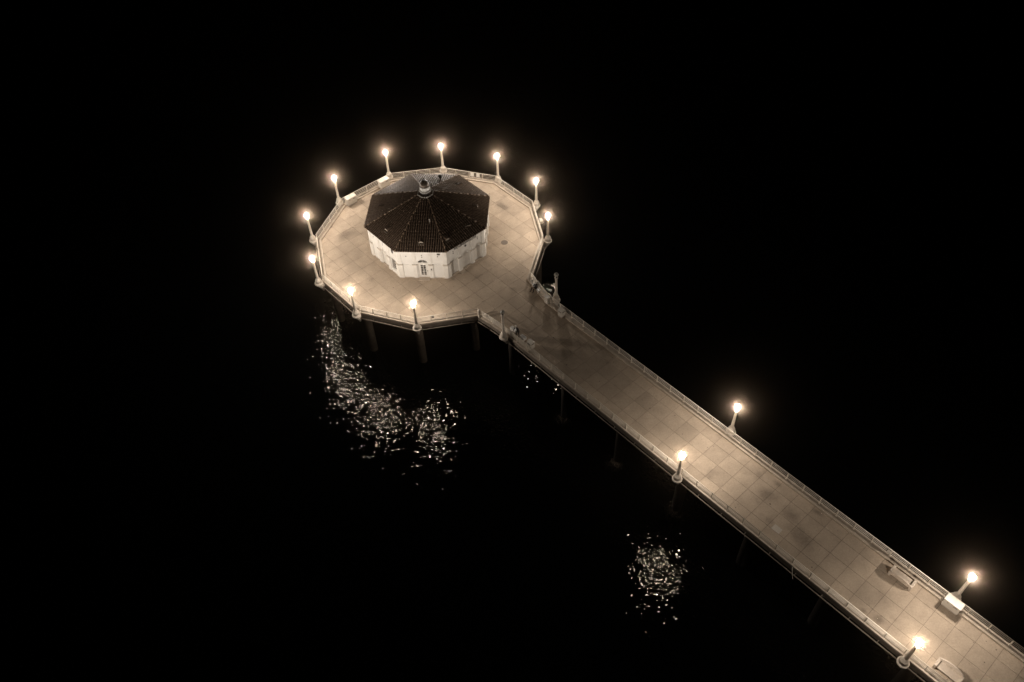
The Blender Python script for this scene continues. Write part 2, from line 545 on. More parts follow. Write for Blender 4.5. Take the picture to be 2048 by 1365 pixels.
# ------------------------------------------------------------------ lamps
lamp_cache = {}
def lamp(x, y, label, lit=True, ped_dir=None, group=None):
    root = tag(empty('street_lamp', (x, y, -0.03)), label, 'street lamp', group)
    def part(key, name, mat, fn, parent=root):
        if key not in lamp_cache:
            k = MB(); fn(k); o = k.build(name, mat, parent); lamp_cache[key] = o.data
            return o
        return link(name, lamp_cache[key], None, parent)
    a = math.atan2(ped_dir[1], ped_dir[0])
    def bracket(k):
        # half-cone corbel that carries the lamp from the deck edge
        prof = [(0.40, 0.0), (0.38, -0.16), (0.30, -0.40), (0.17, -0.80), (0.08, -1.15)]
        vs = []; fs = []; seg = 16
        for j, (r, z) in enumerate(prof):
            sh = -0.32 * min(1, -z / 0.95)
            for q in range(seg):
                t = 2 * math.pi * q / seg
                vs.append((r * math.cos(t) + sh, r * math.sin(t), z))
        for j in range(len(prof) - 1):
            for q in range(seg):
                q2 = (q + 1) % seg
                fs.append((j * seg + q2, j * seg + q, (j + 1) * seg + q, (j + 1) * seg + q2))
        fs.append(tuple(range(seg))); fs.append(tuple(range((len(prof) - 1) * seg, len(prof) * seg))[::-1])
        k.add(vs, fs, True)
        k.box(-0.62, -0.1, -0.2, 0.2, -0.45, -0.02)
    br = part('bracket', 'bracket', M['lamp'], bracket); br.rotation_euler = (0, 0, a)
    part('ped', 'pedestal', M['lamp'], lambda k: k.lathe([(0.45, 0.003), (0.47, 0.04), (0.47, 0.13), (0.42, 0.17), (0.33, 0.19), (0.31, 0.42), (0.34, 0.45), (0.34, 0.53), (0.28, 0.57), (0.26, 0.72), (0.17, 0.80), (0.15, 0.84)], 20))
    part('shaft', 'shaft', M['lamp'], lambda k: k.lathe([(0.150, 0.845), (0.140, 1.5), (0.125, 2.5), (0.108, 3.10), (0.12, 3.12), (0.12, 3.17), (0.105, 3.19)], 12, False))
    part('cap', 'capital', M['lamp'], lambda k: k.lathe([(0.105, 3.195), (0.16, 3.26), (0.18, 3.32), (0.18, 3.37), (0.12, 3.40)], 14))
    part('neck', 'fitter', M['dark'], lambda k: k.lathe([(0.10, 3.405), (0.07, 3.46), (0.12, 3.53), (0.12, 3.545)], 12))
    def globe(k):
        prof = []
        for q in range(13):
            t = -math.pi / 2 + math.pi * q / 12
            prof.append((max(0.02, GLOBE_R * math.cos(t)), 3.775 + GLOBE_R * math.sin(t)))
        k.lathe(prof, 20)
    if lit:
        g = part('globe_on', 'globe', M['bulb'], globe)
        ld = lamp_cache.get('light')
        if ld is None:
            ld = bpy.data.lights.new('lamp_bulb', 'POINT'); ld.energy = LAMP_WATTS; ld.color = LAMP_COLOUR
            ld.shadow_soft_size = GLOBE_R - 0.02; ld.use_soft_falloff = False
            lamp_cache['light'] = ld
        lo = bpy.data.objects.new('bulb', ld); C.objects.link(lo); lo.parent = g; lo.location = (0, 0, 3.775)
    else: part('globe_off', 'globe', M['globe_off'], globe)
    return root

PLAT = [(-1.05, -13.45, 'lit globe lamp on the platform rim nearest the camera, left of the pier entrance'),
        (-7.55, -11.15, 'lit globe lamp on the near platform rim, second to the left of the pier entrance'),
        (-12.14, -6.05, 'lit globe lamp at the lower left corner of the platform, over the water glitter'),
        (-13.67, 1.12, 'lit globe lamp at the leftmost corner of the round platform'),
        (-11.35, 7.85, 'lit globe lamp at the upper left platform corner beside the left twin cabinet'),
        (-5.62, 12.50, 'lit globe lamp on the far rim beside the twin cabinet behind the tiled roof'),
        (1.07, 13.28, 'lit globe lamp on the farthest rim, topmost, behind the roof cupola'),
        (7.89, 10.80, 'lit globe lamp on the far rim just right of two small rail plates'),
        (12.32, 5.66, 'lit globe lamp at the upper right corner of the platform'),
        (13.29, -0.72, 'lit globe lamp at the rightmost platform corner, next before the pier entrance')]
for x, y, lab in PLAT:
    lamp(x, y, lab, True, (x, y), 'globe lamps around the platform')
x, y = sn(39.83, 3.64); lamp(x, y, 'lit globe lamp on the far pier edge halfway along, with black water behind', True, Nn, 'globe lamps along the pier')
x, y = sn(39.80, -3.80); lamp(x, y, 'lit globe lamp on the near pier edge halfway along, left of its opposite twin', True, -Nn, 'globe lamps along the pier')
x, y = sn(61.72, 3.64); lamp(x, y, 'lit globe lamp at the far right edge behind the white twin cabinet', True, Nn, 'globe lamps along the pier')
x, y = sn(61.70, -3.80); lamp(x, y, 'lit globe lamp at the bottom right beside the arched bench', True, -Nn, 'globe lamps along the pier')
x, y = sn(16.58, 3.80); lamp(x, y, 'unlit lamp post at the right side of the pier entrance', False, Nn, 'globe lamps along the pier')
x, y = sn(16.72, -3.75); lamp(x, y, 'unlit lamp post at the left side of the pier entrance, in front of the deck', False, -Nn, 'globe lamps along the pier')

# ------------------------------------------------------------------ the octagonal house
house = tag(empty('octagonal_house', (BC.x, BC.y, 0)), 'white octagonal house with dark tiled roof and small cupola on the round platform', 'building')
RW = 6.95; ANG0 = R_(-117.4)
ZW = 3.86                         # wall height
corner = [Vector((RW * math.cos(ANG0 + k * math.pi / 4), RW * math.sin(ANG0 + k * math.pi / 4))) for k in range(8)]
FW = (corner[1] - corner[0]).length
k = MB(); k.prism([tuple(c * ((RW - 0.24) / RW)) for c in corner], 0.0, ZW + 0.12)
k.build('wall', M['white'], house)
k = MB(); k.prism([tuple(c * ((RW + 0.05) / RW)) for c in corner], 0.004, 0.10)
k.build('plinth', M['kerb'], house)

def face_mat(kf):
    """local x along the face from left to right as seen from outside, local y outward, z up"""
    a, b = corner[kf], corner[(kf + 1) % 8]
    u = (b - a).normalized(); w = Vector((u.y, -u.x))
    return Matrix(((u.x, w.x, 0, a.x), (u.y, w.y, 0, a.y), (0, 0, 1, 0), (0, 0, 0, 1)))

def put(b, name, mat, F, parent=house):
    o = b.build(name, mat, parent)
    return o

def arch_skin(F, u0, u1, z0, z1, uc, half, zs, y0=-0.17, y1=-0.03, rise=None, bottom=None):
    """front skin of a bay with an arched opening (jambs, head and reveals)"""
    rise = half if rise is None else rise
    bottom = z0 if bottom is None else bottom
    k = MB()
    k.box(u0, uc - half, y0, y1, z0, z1, F)
    k.box(uc + half, u1, y0, y1, z0, z1, F)
    n = 14
    pts = [(uc - half * math.cos(math.pi * i / n), zs + rise * math.sin(math.pi * i / n)) for i in range(n + 1)]
    vs = []; fs = []
    for (u, z) in pts:
        vs += [(u, y1, z), (u, y1, z1), (u, y0, z), (u, y0, z1)]
    for i in range(n):
        a = 4 * i; c = 4 * (i + 1)
        fs += [(a, c, c + 1, a + 1), (a + 2, c + 2, c, a)]
    k.add(vs, fs, False, F)
    if bottom > z0:
        k.box(uc - half, uc + half, y0, y1, z0, bottom, F)
    return k

def panes(F, parent, u0, u1, z0, z1, nu, nz, y, bar=0.05):
    du = (u1 - u0) / nu; dz = (z1 - z0) / nz
    for i in range(nu):
        for j in range(nz):
            k = MB(); k.box(u0 + i * du + bar / 2, u0 + (i + 1) * du - bar / 2, y - 0.02, y + 0.012, z0 + j * dz + bar / 2, z0 + (j + 1) * dz - bar / 2, F)
            k.build('pane', M['glass'], parent)

PIL = (FW * 0.335, FW * 0.665)
def build_face(kf, bays):
    F = face_mat(kf)
    def pil(uc, w):
        k = MB(); k.box(uc - w / 2, uc + w / 2, -0.20, 0.055, 0.101, 1.94, F); k.box(uc - w / 2 + 0.05, uc + w / 2 - 0.05, -0.20, 0.02, 2.06, ZW, F)
        p = k.build('pilaster', M['trim'], house)
        k = MB(); k.box(uc - w / 2 - 0.05, uc + w / 2 + 0.05, -0.20, 0.10, 1.943, 2.057, F)
        k.build('capital', M['cornice'], p)
    for uc in PIL: pil(uc, 0.44)
    edges = [0.30, PIL[0] - 0.17, PIL[0] + 0.17, PIL[1] - 0.17, PIL[1] + 0.17, FW - 0.30]
    for b in range(3):
        u0, u1 = edges[2 * b], edges[2 * b + 1]; uc = (u0 + u1) / 2
        kind = bays[b]
        if kind == 'arch':
            arch_skin(F, u0, u1, 0.101, ZW, uc, 0.56, 1.95).build('arched_bay', M['white'], house)
            k = MB(); k.box(uc - 0.55, uc + 0.55, -0.235, -0.19, 0.11, 1.9, F); k.box(uc - 0.03, uc + 0.03, -0.20, -0.175, 0.11, 2.4, F)
            k.build('shutter', M['trim'], house)
        elif kind == 'panel':
            k = MB(); k.box(u0, u1, -0.20, -0.055, 0.101, 1.97, F); k.box(u0, u1, -0.20, -0.03, 2.02, ZW, F)
            k.build('wall_panel', M['white'], house)
        elif kind == 'window':
            k = arch_skin(F, u0, u1, 0.101, ZW, uc, 0.50, 1.95, rise=0.30, bottom=0.55)
            k.build('arched_bay', M['white'], house)
            k = MB(); k.box(uc - 0.5, uc + 0.5, -0.20, -0.13, 0.56, 2.0, F)
            wdw = k.build('window', M['trim'], house)
            panes(F, wdw, uc - 0.46, uc + 0.46, 0.62, 1.95, 4, 5, -0.128, 0.07)
        elif kind == 'door':
            arch_skin(F, u0, u1, 0.101, ZW, uc, 0.56, 2.20, rise=0.46).build('arched_bay', M['white'], house)
            k = MB(); k.box(uc - 0.555, uc + 0.555, -0.22, -0.10, 0.101, 2.19, F)
            dr = k.build('door', M['trim'], house)
            panes(F, dr, uc - 0.30, uc + 0.30, 0.42, 1.86, 2, 6, -0.10, 0.06)
            k = MB(); k.box(uc + 0.40, uc + 0.46, -0.10, -0.04, 0.98, 1.10, F); k.build('handle', M['dark'], dr)
            # fan light of wedge panes
            k = MB(); k.box(uc - 0.55, uc + 0.55, -0.23, -0.16, 2.2, 2.64, F)
            fan = k.build('fanlight', M['trim'], house)
            for q in range(6):
                a0 = math.pi * (q + 0.10) / 6; a1 = math.pi * (q + 0.90) / 6
                vs = []
                for (aa, rr) in ((a0, 0.2), (a1, 0.2), (a1, 0.92), ((a0 + a1) / 2, 0.94), (a0, 0.92)):
                    vs.append((uc - 0.54 * rr * math.cos(aa), -0.156, 2.22 + 0.44 * rr * math.sin(aa)))
                k = MB(); k.add(vs, [tuple(range(5))], False, F); k.build('pane', M['glass'], fan)
        # little diamond wall plates high on the bay
        if kf in (0, 1, 7):
            for zz in ((3.08, 3.32) if (kf == 1 or b == 1) else (3.18,)):
                if kf == 1 and b == 1: continue
                k = MB(); s = 0.075
                k.add([(uc - s, -0.008, zz), (uc, -0.008, zz - s), (uc + s, -0.008, zz), (uc, -0.008, zz + s), (uc - s, -0.04, zz), (uc, -0.04, zz - s), (uc + s, -0.04, zz), (uc, -0.04, zz + s)],
                      [(0, 1, 2, 3), (0, 4, 5, 1), (1, 5, 6, 2), (2, 6, 7, 3), (3, 7, 4, 0)], False, F)
                k.build('wall_plate', M['dark'], house)
    return F

faces = {}
for kf in range(8):
    bays = {0: ('panel', 'door', 'panel'), 1: ('arch', 'arch', 'arch'), 7: ('panel', 'arch', 'window')}.get(kf, ('panel', 'arch', 'panel'))
    faces[kf] = build_face(kf, bays)
# corner pilasters
for kf in range(8):
    F0 = face_mat(kf); 
    c = corner[kf]; dirv = c.normalized(); a = math.atan2(dirv.y, dirv.x)
    def corner_poly(rr, w):
        # five-sided corner post following both faces
        u1 = (corner[(kf + 1) % 8] - c).normalized(); u0 = (corner[kf - 1] - c).normalized()
        o = c + dirv * rr
        return [tuple(o + u0 * w), tuple(o), tuple(o + u1 * w), tuple(c * 0.955 + u1 * (w * 0.9)), tuple(c * 0.955 + u0 * (w * 0.9))]
    k = MB()
    p1 = corner_poly(0.06, 0.46); p2 = corner_poly(0.02, 0.40)
    k.prism(p1 if area(p1) > 0 else p1[::-1], 0.101, 1.93); k.prism(p2 if area(p2) > 0 else p2[::-1], 2.07, ZW)
    p = k.build('corner_pilaster', M['trim'], house)
    k = MB(); p3 = corner_poly(0.12, 0.52); k.prism(p3 if area(p3) > 0 else p3[::-1], 1.933, 2.067)
    k.build('capital', M['cornice'], p)
# vents and boxes on walls
F = faces[0]
k = MB(); k.box(4.32, 4.66, -0.05, 0.0, 3.42, 3.62, F); k.build('vent_louvre', M['dark'], house)
k = MB(); k.box(3.50, 3.60, 0.055, 0.10, 1.28, 1.48, F); k.build('door_bell_box', M['dark'], house)
F = faces[7]
k = MB(); k.box(FW - 1.05, FW - 0.75, -0.05, 0.0, 3.05, 3.55, F); k.build('vent_louvre', M['dark'], house)
# door step
F = faces[0]
k = MB(); k.box(FW / 2 - 0.62, FW / 2 + 0.62, 0.06, 0.42, 0.004, 0.07, F); k.build('door_step', M['kerb'], house)
F = faces[1]
k = MB(); k.box(FW / 2 - 1.2, FW / 2 - 0.55, 0.06, 0.55, 0.004, 0.07, F); k.build('door_step', M['kerb'], house)
# eaves
k = MB()
for z0, z1, e in ((ZW + 0.003, ZW + 0.09, 0.12), (ZW + 0.093, ZW + 0.17, 0.20)):
    pa = [c * ((RW + e) / RW) for c in corner]
    k.prism([tuple(p) for p in pa], z0, z1)
k.build('eaves_cornice', M['cornice'], house)

# roof: barrel tiles laid in courses, one field per side
RE = RW + 0.30; ZE = ZW + 0.175; ZA = 6.72; RT = 0.55
slope = (ZA - ZE) / ((RE - RT) * math.cos(math.pi / 8))
def roof_field(kf):
    a0 = ANG0 + kf * math.pi / 4 + math.pi / 8
    out = Vector((math.cos(a0), math.sin(a0))); tang = Vector((-out.y, out.x))
    ap = RE * math.cos(math.pi / 8); apt = RT * math.cos(math.pi / 8)
    half = RE * math.sin(math.pi / 8)
    Ln = math.hypot(ap - apt, ZA - ZE)
    cols = 22; sub = 8; courses = 17
    du = 2 * half / cols
    us = [-half + du * i / sub for i in range(cols * sub + 1)]
    tan8 = math.tan(math.pi / 8)
    rows = []
    for c in range(courses):
        rows.append((c / courses, 0.040)); rows.append(((c + 0.98) / courses, 0.0))
    nr = len(rows)
    nx, nzv = math.sin(math.atan(slope)), math.cos(math.atan(slope))
    jit = [[(random.uniform(-0.012, 0.012), random.uniform(-0.010, 0.012)) for c in range(courses)] for q in range(cols)]
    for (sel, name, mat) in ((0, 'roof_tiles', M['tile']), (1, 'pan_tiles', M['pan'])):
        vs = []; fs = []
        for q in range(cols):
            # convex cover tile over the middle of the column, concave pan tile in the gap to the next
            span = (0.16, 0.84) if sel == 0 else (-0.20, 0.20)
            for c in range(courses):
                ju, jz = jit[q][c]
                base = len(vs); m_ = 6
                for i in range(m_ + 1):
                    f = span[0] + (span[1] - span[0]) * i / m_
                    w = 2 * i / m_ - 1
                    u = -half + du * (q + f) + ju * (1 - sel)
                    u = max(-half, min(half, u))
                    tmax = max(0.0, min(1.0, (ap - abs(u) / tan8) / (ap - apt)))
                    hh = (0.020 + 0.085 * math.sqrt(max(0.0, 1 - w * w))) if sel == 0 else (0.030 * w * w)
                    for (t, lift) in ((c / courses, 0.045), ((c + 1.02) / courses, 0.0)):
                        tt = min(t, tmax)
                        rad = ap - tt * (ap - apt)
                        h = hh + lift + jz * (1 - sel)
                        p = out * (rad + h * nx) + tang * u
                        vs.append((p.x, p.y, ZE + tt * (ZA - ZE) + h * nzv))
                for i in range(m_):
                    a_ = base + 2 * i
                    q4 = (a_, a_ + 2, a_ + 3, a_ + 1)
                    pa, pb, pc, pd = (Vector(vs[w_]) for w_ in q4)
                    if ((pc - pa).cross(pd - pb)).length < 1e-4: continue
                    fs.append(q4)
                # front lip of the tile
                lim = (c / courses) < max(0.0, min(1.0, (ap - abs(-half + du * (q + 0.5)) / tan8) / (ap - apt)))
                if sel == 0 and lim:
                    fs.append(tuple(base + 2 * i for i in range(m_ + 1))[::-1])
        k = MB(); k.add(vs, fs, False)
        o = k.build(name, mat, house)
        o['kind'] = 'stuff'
for kf in range(8): roof_field(kf)
# boarding under the tiles, closes the roof from below and at the rim
k = MB()
prof_poly = [(RE - 0.02, ZE - 0.004), (RE, ZE + 0.02), (RT, ZA - 0.02)]
k.lathe(prof_poly, 8, False, None, ANG0); k.build('roof_boarding', M['dark'], house)
# hips
for kf in range(8):
    a = ANG0 + kf * math.pi / 4
    dv = Vector((math.cos(a), math.sin(a)))
    n = 16
    k = MB()
    for i in range(n):
        t0 = i / n; t1 = (i + 1.06) / n
        p0 = dv * (RE + 0.02 - t0 * (RE - RT - 0.25)); p1 = dv * (RE + 0.02 - min(1, t1) * (RE - RT - 0.25))
        fz = lambda t: ZE + (ZA - ZE) * t * (RE - RT - 0.25) / (RE - RT) + 0.055
        k.tube([(p0.x, p0.y, fz(t0) + 0.02), (p1.x, p1.y, fz(min(1, t1)))], 0.062, 7)
    k.build('hip_tiles', M['ridge'], house)

# roof hatches and vent hoods, one or more on each slope
def roof_at(kf, u, t):
    a0 = ANG0 + kf * math.pi / 4 + math.pi / 8
    out = Vector((math.cos(a0), math.sin(a0))); tang = Vector((-out.y, out.x))
    ap = RE * math.cos(math.pi / 8); apt = RT * math.cos(math.pi / 8)
    p = out * (ap - t * (ap - apt)) + tang * u
    return Vector((p.x, p.y, ZE + t * (ZA - ZE))), out, tang
def hood(kf, u, t, w=0.30, l=0.5, h=0.34):
    p, out, tang = roof_at(kf, u, t)
    F = Matrix(((tang.x, out.x, 0, p.x), (tang.y, out.y, 0, p.y), (0, 0, 1, p.z), (0, 0, 0, 1)))
    k = MB(); n = 8
    pts = [(w * math.cos(math.pi * i / n), h * math.sin(math.pi * i / n)) for i in range(n + 1)]
    vs = [(x, l / 2, z - 0.02 - l / 2 * slope) for x, z in pts] + [(x * 0.75, -l * 0.9, z * 0.3 + l * 0.9 * slope + 0.02) for x, z in pts]
    fs = [tuple(range(n + 1))] + [(i, i + n + 1, i + n + 2, i + 1) for i in range(n)]
    k.add(vs, fs, False, F)
    o = k.build('roof_vent', M['tile'], house)
    k = MB()
    k.add([(x * 0.95, l / 2 + 0.01, z * 0.95 - 0.015 - l / 2 * slope) for x, z in pts], [tuple(range(n + 1))], False, F)
    k.build('vent_face', M['grey'], o)
    k = MB(); k.box(-w, w, l / 2 + 0.05, l / 2 + 0.22, -l / 2 * slope - 0.03, -l / 2 * slope + 0.04, F); k.build('vent_flashing', M['grey'], o)
for kf, u, t in ((0, 0.0, 0.19), (7, -0.05, 0.22), (6, 0.1, 0.24), (1, -1.75, 0.20), (2, 0.2, 0.22), (3, 0.5, 0.27)):
    hood(kf, u, t)
p, out, tang = roof_at(1, 1.25, 0.20)
k = MB(); k.box(-0.10, 0.10, -0.32, 0.32, 0.05, 0.16); o = k.build('roof_box', M['grey'], house); o.location = p; o.rotation_euler = (0, -math.atan(slope) * 0, math.atan2(tang.y, tang.x) + 1.2)
p, out, tang = roof_at(0, 0.78, 0.52)
k = MB(); k.lathe([(0.05, 0), (0.05, 0.42), (0.07, 0.43), (0.07, 0.47)], 10); o = k.build('vent_pipe', M['steel'], house); o.location = p
p, out, tang = roof_at(4, -0.95, 0.30)
k = MB(); k.lathe([(0.10, 0), (0.10, 0.35), (0.24, 0.36), (0.24, 0.52), (0.1, 0.6)], 14); o = k.build('vent_pipe', M['dark'], house); o.location = p
p, out, tang = roof_at(3, 0.9, 0.83)
k = MB(); k.lathe([(0.07, 0), (0.07, 0.42), (0.05, 0.46)], 10); o = k.build('vent_pipe', M['steel'], house); o.location = p

# cupola
k = MB(); k.lathe([(0.90, 6.60), (0.92, 6.62), (0.92, 6.74), (0.84, 6.745), (0.80, 6.70)], 8, False, None, ANG0)
cu = k.build('cupola', M['trim'], house)
k = MB(); k.lathe([(0.60, 6.55), (0.60, 7.06)], 8, False, None, ANG0); k.build('louvre_drum', M['dark'], cu)
k = MB(); k.lathe([(0.56, 7.063), (0.70, 7.09), (0.70, 7.16), (0.60, 7.20)], 8, False, None, ANG0); k.build('ledge', M['trim'], cu)
k = MB(); k.lathe([(0.56, 7.203), (0.56, 7.60), (0.60, 7.62), (0.60, 7.66)], 8, False, None, ANG0); k.build('drum', M['plastic'], cu)
dome = [(0.53 * math.cos(t * math.pi / 20) ** 0.9, 7.663 + 0.66 * math.sin(t * math.pi / 20)) for t in range(0, 10)] + [(0.03, 8.33)]
k = MB(); k.lathe(dome, 16, True, None, ANG0); k.build('dome', M['copper'], cu)
k = MB(); k.lathe([(0.08, 8.30), (0.10, 8.36), (0.04, 8.42), (0.06, 8.50), (0.015, 8.75)], 10); k.build('finial', M['dark'], cu)

# lettering over the side that faces the pier
cur = bpy.data.curves.new('sign', 'FONT')
cur.body = 'ROUNDHOUSE'
cur.size = 0.42; cur.extrude = 0.012; cur.align_x = 'CENTER'; cur.space_character = 1.12
tmp = bpy.data.objects.new('tmp_sign', cur); C.objects.link(tmp)
dg = bpy.context.evaluated_depsgraph_get()
me = bpy.data.meshes.new_from_object(tmp.evaluated_get(dg))
bpy.data.objects.remove(tmp)
F = faces[1]
me.transform(F @ Matrix(((1, 0, 0, FW * 0.50), (0, 0, -1, -0.005 + 0.03), (0, 1, 0, 3.46), (0, 0, 0, 1))))
me.materials.clear()
sg = link('sign_lettering', me, M['dark'], house)
tag(sg, 'dark raised lettering under the eaves')
k = MB(); s = 0.17; uc = FW * 0.5
k.add([(uc - s, -0.008, 3.14), (uc, -0.008, 3.14 - s), (uc + s, -0.008, 3.14), (uc, -0.008, 3.14 + s), (uc - s, -0.04, 3.14), (uc, -0.04, 3.14 - s), (uc + s, -0.04, 3.14), (uc, -0.04, 3.14 + s)],
      [(0, 1, 2, 3), (0, 4, 5, 1), (1, 5, 6, 2), (2, 6, 7, 3), (3, 7, 4, 0)], False, F)
k.build('wall_plate', M['dark'], house)

# ------------------------------------------------------------------ twin cabinets
def twin_cabinet(x, y, rz, label):
    """local x along the cabinet, local y towards the railing"""
    root = tag(empty('twin_cabinet', (x, y, 0.005), rz), label, 'cabinet', 'white twin cabinets')
    k = MB(); k.box(-0.62, 0.62, -0.28, 0.03, 0.0, 0.18); k.build('plinth', M['grey'], root)
    k = MB(); k.box(-0.66, 0.66, -0.31, 0.30, 0.181, 1.02); k.build('body', M['steel'], root)
    for sx in (-1, 1):
        x0, x1 = (-0.645, -0.03) if sx < 0 else (0.03, 0.645)
        k = MB(); k.box(x0, x1, -0.33, -0.312, 0.22, 0.99); dr = k.build('door', M['steel'], root)
        k = MB()
        if sx > 0: k.box(0.12, 0.46, -0.338, -0.331, 0.80, 0.88)
        else: k.box(-0.36, -0.27, -0.338, -0.331, 0.80, 0.87)
        k.build('slot', M['dark'], dr)
        k = MB(); k.box(x0 - 0.03 * (sx < 0), x1 + 0.03 * (sx > 0), -0.36, 0.31, 1.021, 1.09); k.build('lid', M['steel'], root)
    return root
e = Vector(V[5]) - Vector(V[4]); ea = math.atan2(e.y, e.x)
twin_cabinet(-9.86, 7.62, ea, 'white twin cabinet against the upper left platform rail, left of its twin')
twin_cabinet(-6.12, 10.66, ea, 'white twin cabinet against the far platform rail, partly above the roof edge')
x, y = sn(61.86, 2.70)
twin_cabinet(x, y, PIER_ROT, 'white twin cabinet on the pier below the lamp at the far right')

# ------------------------------------------------------------------ gabled litter bins
def litter_bin(s, n, side, label):
    x, y = sn(s, n)
    root = tag(empty('litter_bin', (x, y, 0.005), PIER_ROT), label, 'litter bin', 'pale litter bins with pitched lids')
    k = MB(); k.box(-0.24, 0.24, -0.26 if side > 0 else -0.02, 0.02 if side > 0 else 0.26, 0.0, 0.18); k.build('plinth', M['grey'], root)
    k = MB(); k.box(-0.28, 0.28, -0.28, 0.28, 0.181, 0.92); b = k.build('body', M['steel'], root)
    for (a0, a1, b0, b1) in ((-0.18, 0.18, -0.287, -0.281), (-0.18, 0.18, 0.281, 0.287)):
        k = MB(); k.box(a0, a1, b0, b1, 0.74, 0.85); k.build('slot', M['dark'], b)
    for (a0, a1) in ((-0.287, -0.281), (0.281, 0.287)):
        k = MB(); k.box(a0, a1, -0.18, 0.18, 0.74, 0.85); k.build('slot', M['dark'], b)
    k = MB()
    h = 0.30
    vs = [(-h, -h, 0.921), (h, -h, 0.921), (h, h, 0.921), (-h, h, 0.921), (-h, 0, 1.16), (h, 0, 1.16)]
    k.add(vs, [(3, 2, 1, 0), (0, 1, 5, 4), (2, 3, 4, 5), (0, 4, 3), (1, 2, 5)], False)
    k.build('lid', M['steel'], root)
litter_bin(18.62, 2.62, 1, 'pale litter bin with pitched lid by the right rail past the unlit lamp')
litter_bin(19.70, -2.72, -1, 'pale litter bin with pitched lid by the left rail of the pier')

# ------------------------------------------------------------------ benches
def bench(s, n, face, label):
    """face = +1: sitter looks towards +n"""
    x, y = sn(s, n)
    root = tag(empty('bench', (x, y, 0.005), PIER_ROT + (0 if face > 0 else math.pi)), label, 'bench', 'arched-back concrete benches')
    for sx in (-1, 1):
        k = MB(); a, b = (0.78, 1.0) if sx > 0 else (-1.0, -0.78)
        k.box(a, b, -0.40, 0.40, 0.0, 0.56); k.build('end_block', M['bench'], root, 0.02)
    k = MB(); k.box(-0.779, 0.779, -0.30, 0.36, 0.34, 0.43); k.build('seat', M['bench'], root, 0.015)
    k = MB(); n_ = 20; vs = []; fs = []
    for i in range(n_ + 1):
        u = -0.98 + 1.96 * i / n_
        top = 0.56 + 0.30 * max(0.0, math.cos(u / 0.98 * math.pi / 2)) ** 0.8
        ln = 0.18 * (top - 0.40)
        vs += [(u, -0.27, 0.432), (u, -0.27 - ln * 1.0, top), (u, -0.37 - ln * 1.0, top), (u, -0.39, 0.30)]
    for i in range(n_):
        a = 4 * i; b = a + 4
        fs += [(a, b, b + 1, a + 1), (a + 1, b + 1, b + 2, a + 2), (a + 2, b + 2, b + 3, a + 3), (a + 3, b + 3, b, a)]
    fs += [(0, 1, 2, 3), (4 * n_ + 3, 4 * n_ + 2, 4 * n_ + 1, 4 * n_)]
    k.add(vs, fs); k.build('backrest', M['bench'], root)
bench(58.05, 2.02, 1, 'arched-back concrete bench facing the far rail, left of the white cabinet')
bench(64.30, -2.15, -1, 'arched-back concrete bench at the bottom edge beside the nearest lamp')

# ------------------------------------------------------------------ small things on the railings
def plate_on_rail(p, q, t, z0, z1, w, label, name='rail_plate', mat='plastic', cat='sign plate', off=0.05):
    a, b = Vector(p), Vector(q); c = a.lerp(b, t); e = (b - a).normalized()
    k = MB(); k.box(-w / 2, w / 2, -0.012, 0.012, 0.0, z1 - z0); k.tube([(-w * 0.3, 0.012, 0.1), (-w * 0.3, 0.03, 0.1)], 0.015, 6); k.tube([(w * 0.3, 0.012, 0.1), (w * 0.3, 0.03, 0.1)], 0.015, 6)
    o = k.build(name, M[mat]); nrm = Vector((-e.y, e.x))
    if nrm.dot(-c) < 0: nrm = -nrm
    o.location = (c.x + nrm.x * off, c.y + nrm.y * off, z0); o.rotation_euler = (0, 0, math.atan2(e.y, e.x))
    tag(o, label, cat)
plate_on_rail(V[6], V[7], 0.56, 0.42, 0.96, 0.46, 'blank pale plate on the far rail, left one of two')
plate_on_rail(V[6], V[7], 0.67, 0.42, 0.96, 0.42, 'blank pale plate on the far rail, right one of two')
plate_on_rail(V[0], V[11], 0.285, 0.55, 1.0, 0.26, 'small dark plate on the near platform rail, right of the nearest lamp', mat='dark')
x0, y0 = sn(56.17, 3.0)
k = MB(); k.box(-0.14, 0.14, -0.08, 0.05, 0.0, 0.34); k.box(-0.11, 0.11, -0.1, -0.081, 0.04, 0.30); k.box(-0.05, 0.05, 0.05, 0.075, 0.1, 0.24)
o = k.build('junction_box', M['steel']); o.location = (x0, y0, 0.55); o.rotation_euler = (0, 0, PIER_ROT); tag(o, 'small pale box fixed to the far pier rail above the bench', 'box')
e = (Vector(V[9]) - Vector(V[8])).normalized()
k = MB(); k.box(-0.30, 0.30, -0.16, 0.16, 0.0, 0.34); k.box(-0.32, 0.32, -0.18, 0.18, 0.341, 0.38)
for sx in (-0.2, 0.2): k.box(sx - 0.03, sx + 0.03, 0.161, 0.30, 0.1, 0.16)
o = k.build('rescue_box', M['grey']); o.location = (12.68, 2.1, 0.42); o.rotation_euler = (0, 0, math.atan2(e.y, e.x)); tag(o, 'pale box hung outside the right-hand platform rail', 'box')
x0, y0 = sn(16.25, 2.80)
k = MB(); k.box(-0.26, 0.26, -0.2, 0.2, 0.0, 0.80); k.box(-0.28, 0.28, -0.22, 0.22, 0.801, 0.86); k.box(-0.2, -0.02, -0.206, -0.201, 0.1, 0.7); k.box(0.02, 0.2, -0.206, -0.201, 0.1, 0.7)
o = k.build('electric_cabinet', M['steel']); o.location = (x0, y0, 0.171); o.rotation_euler = (0, 0, PIER_ROT); tag(o, 'pale electric box on the kerb in front of the right-hand unlit lamp', 'box')
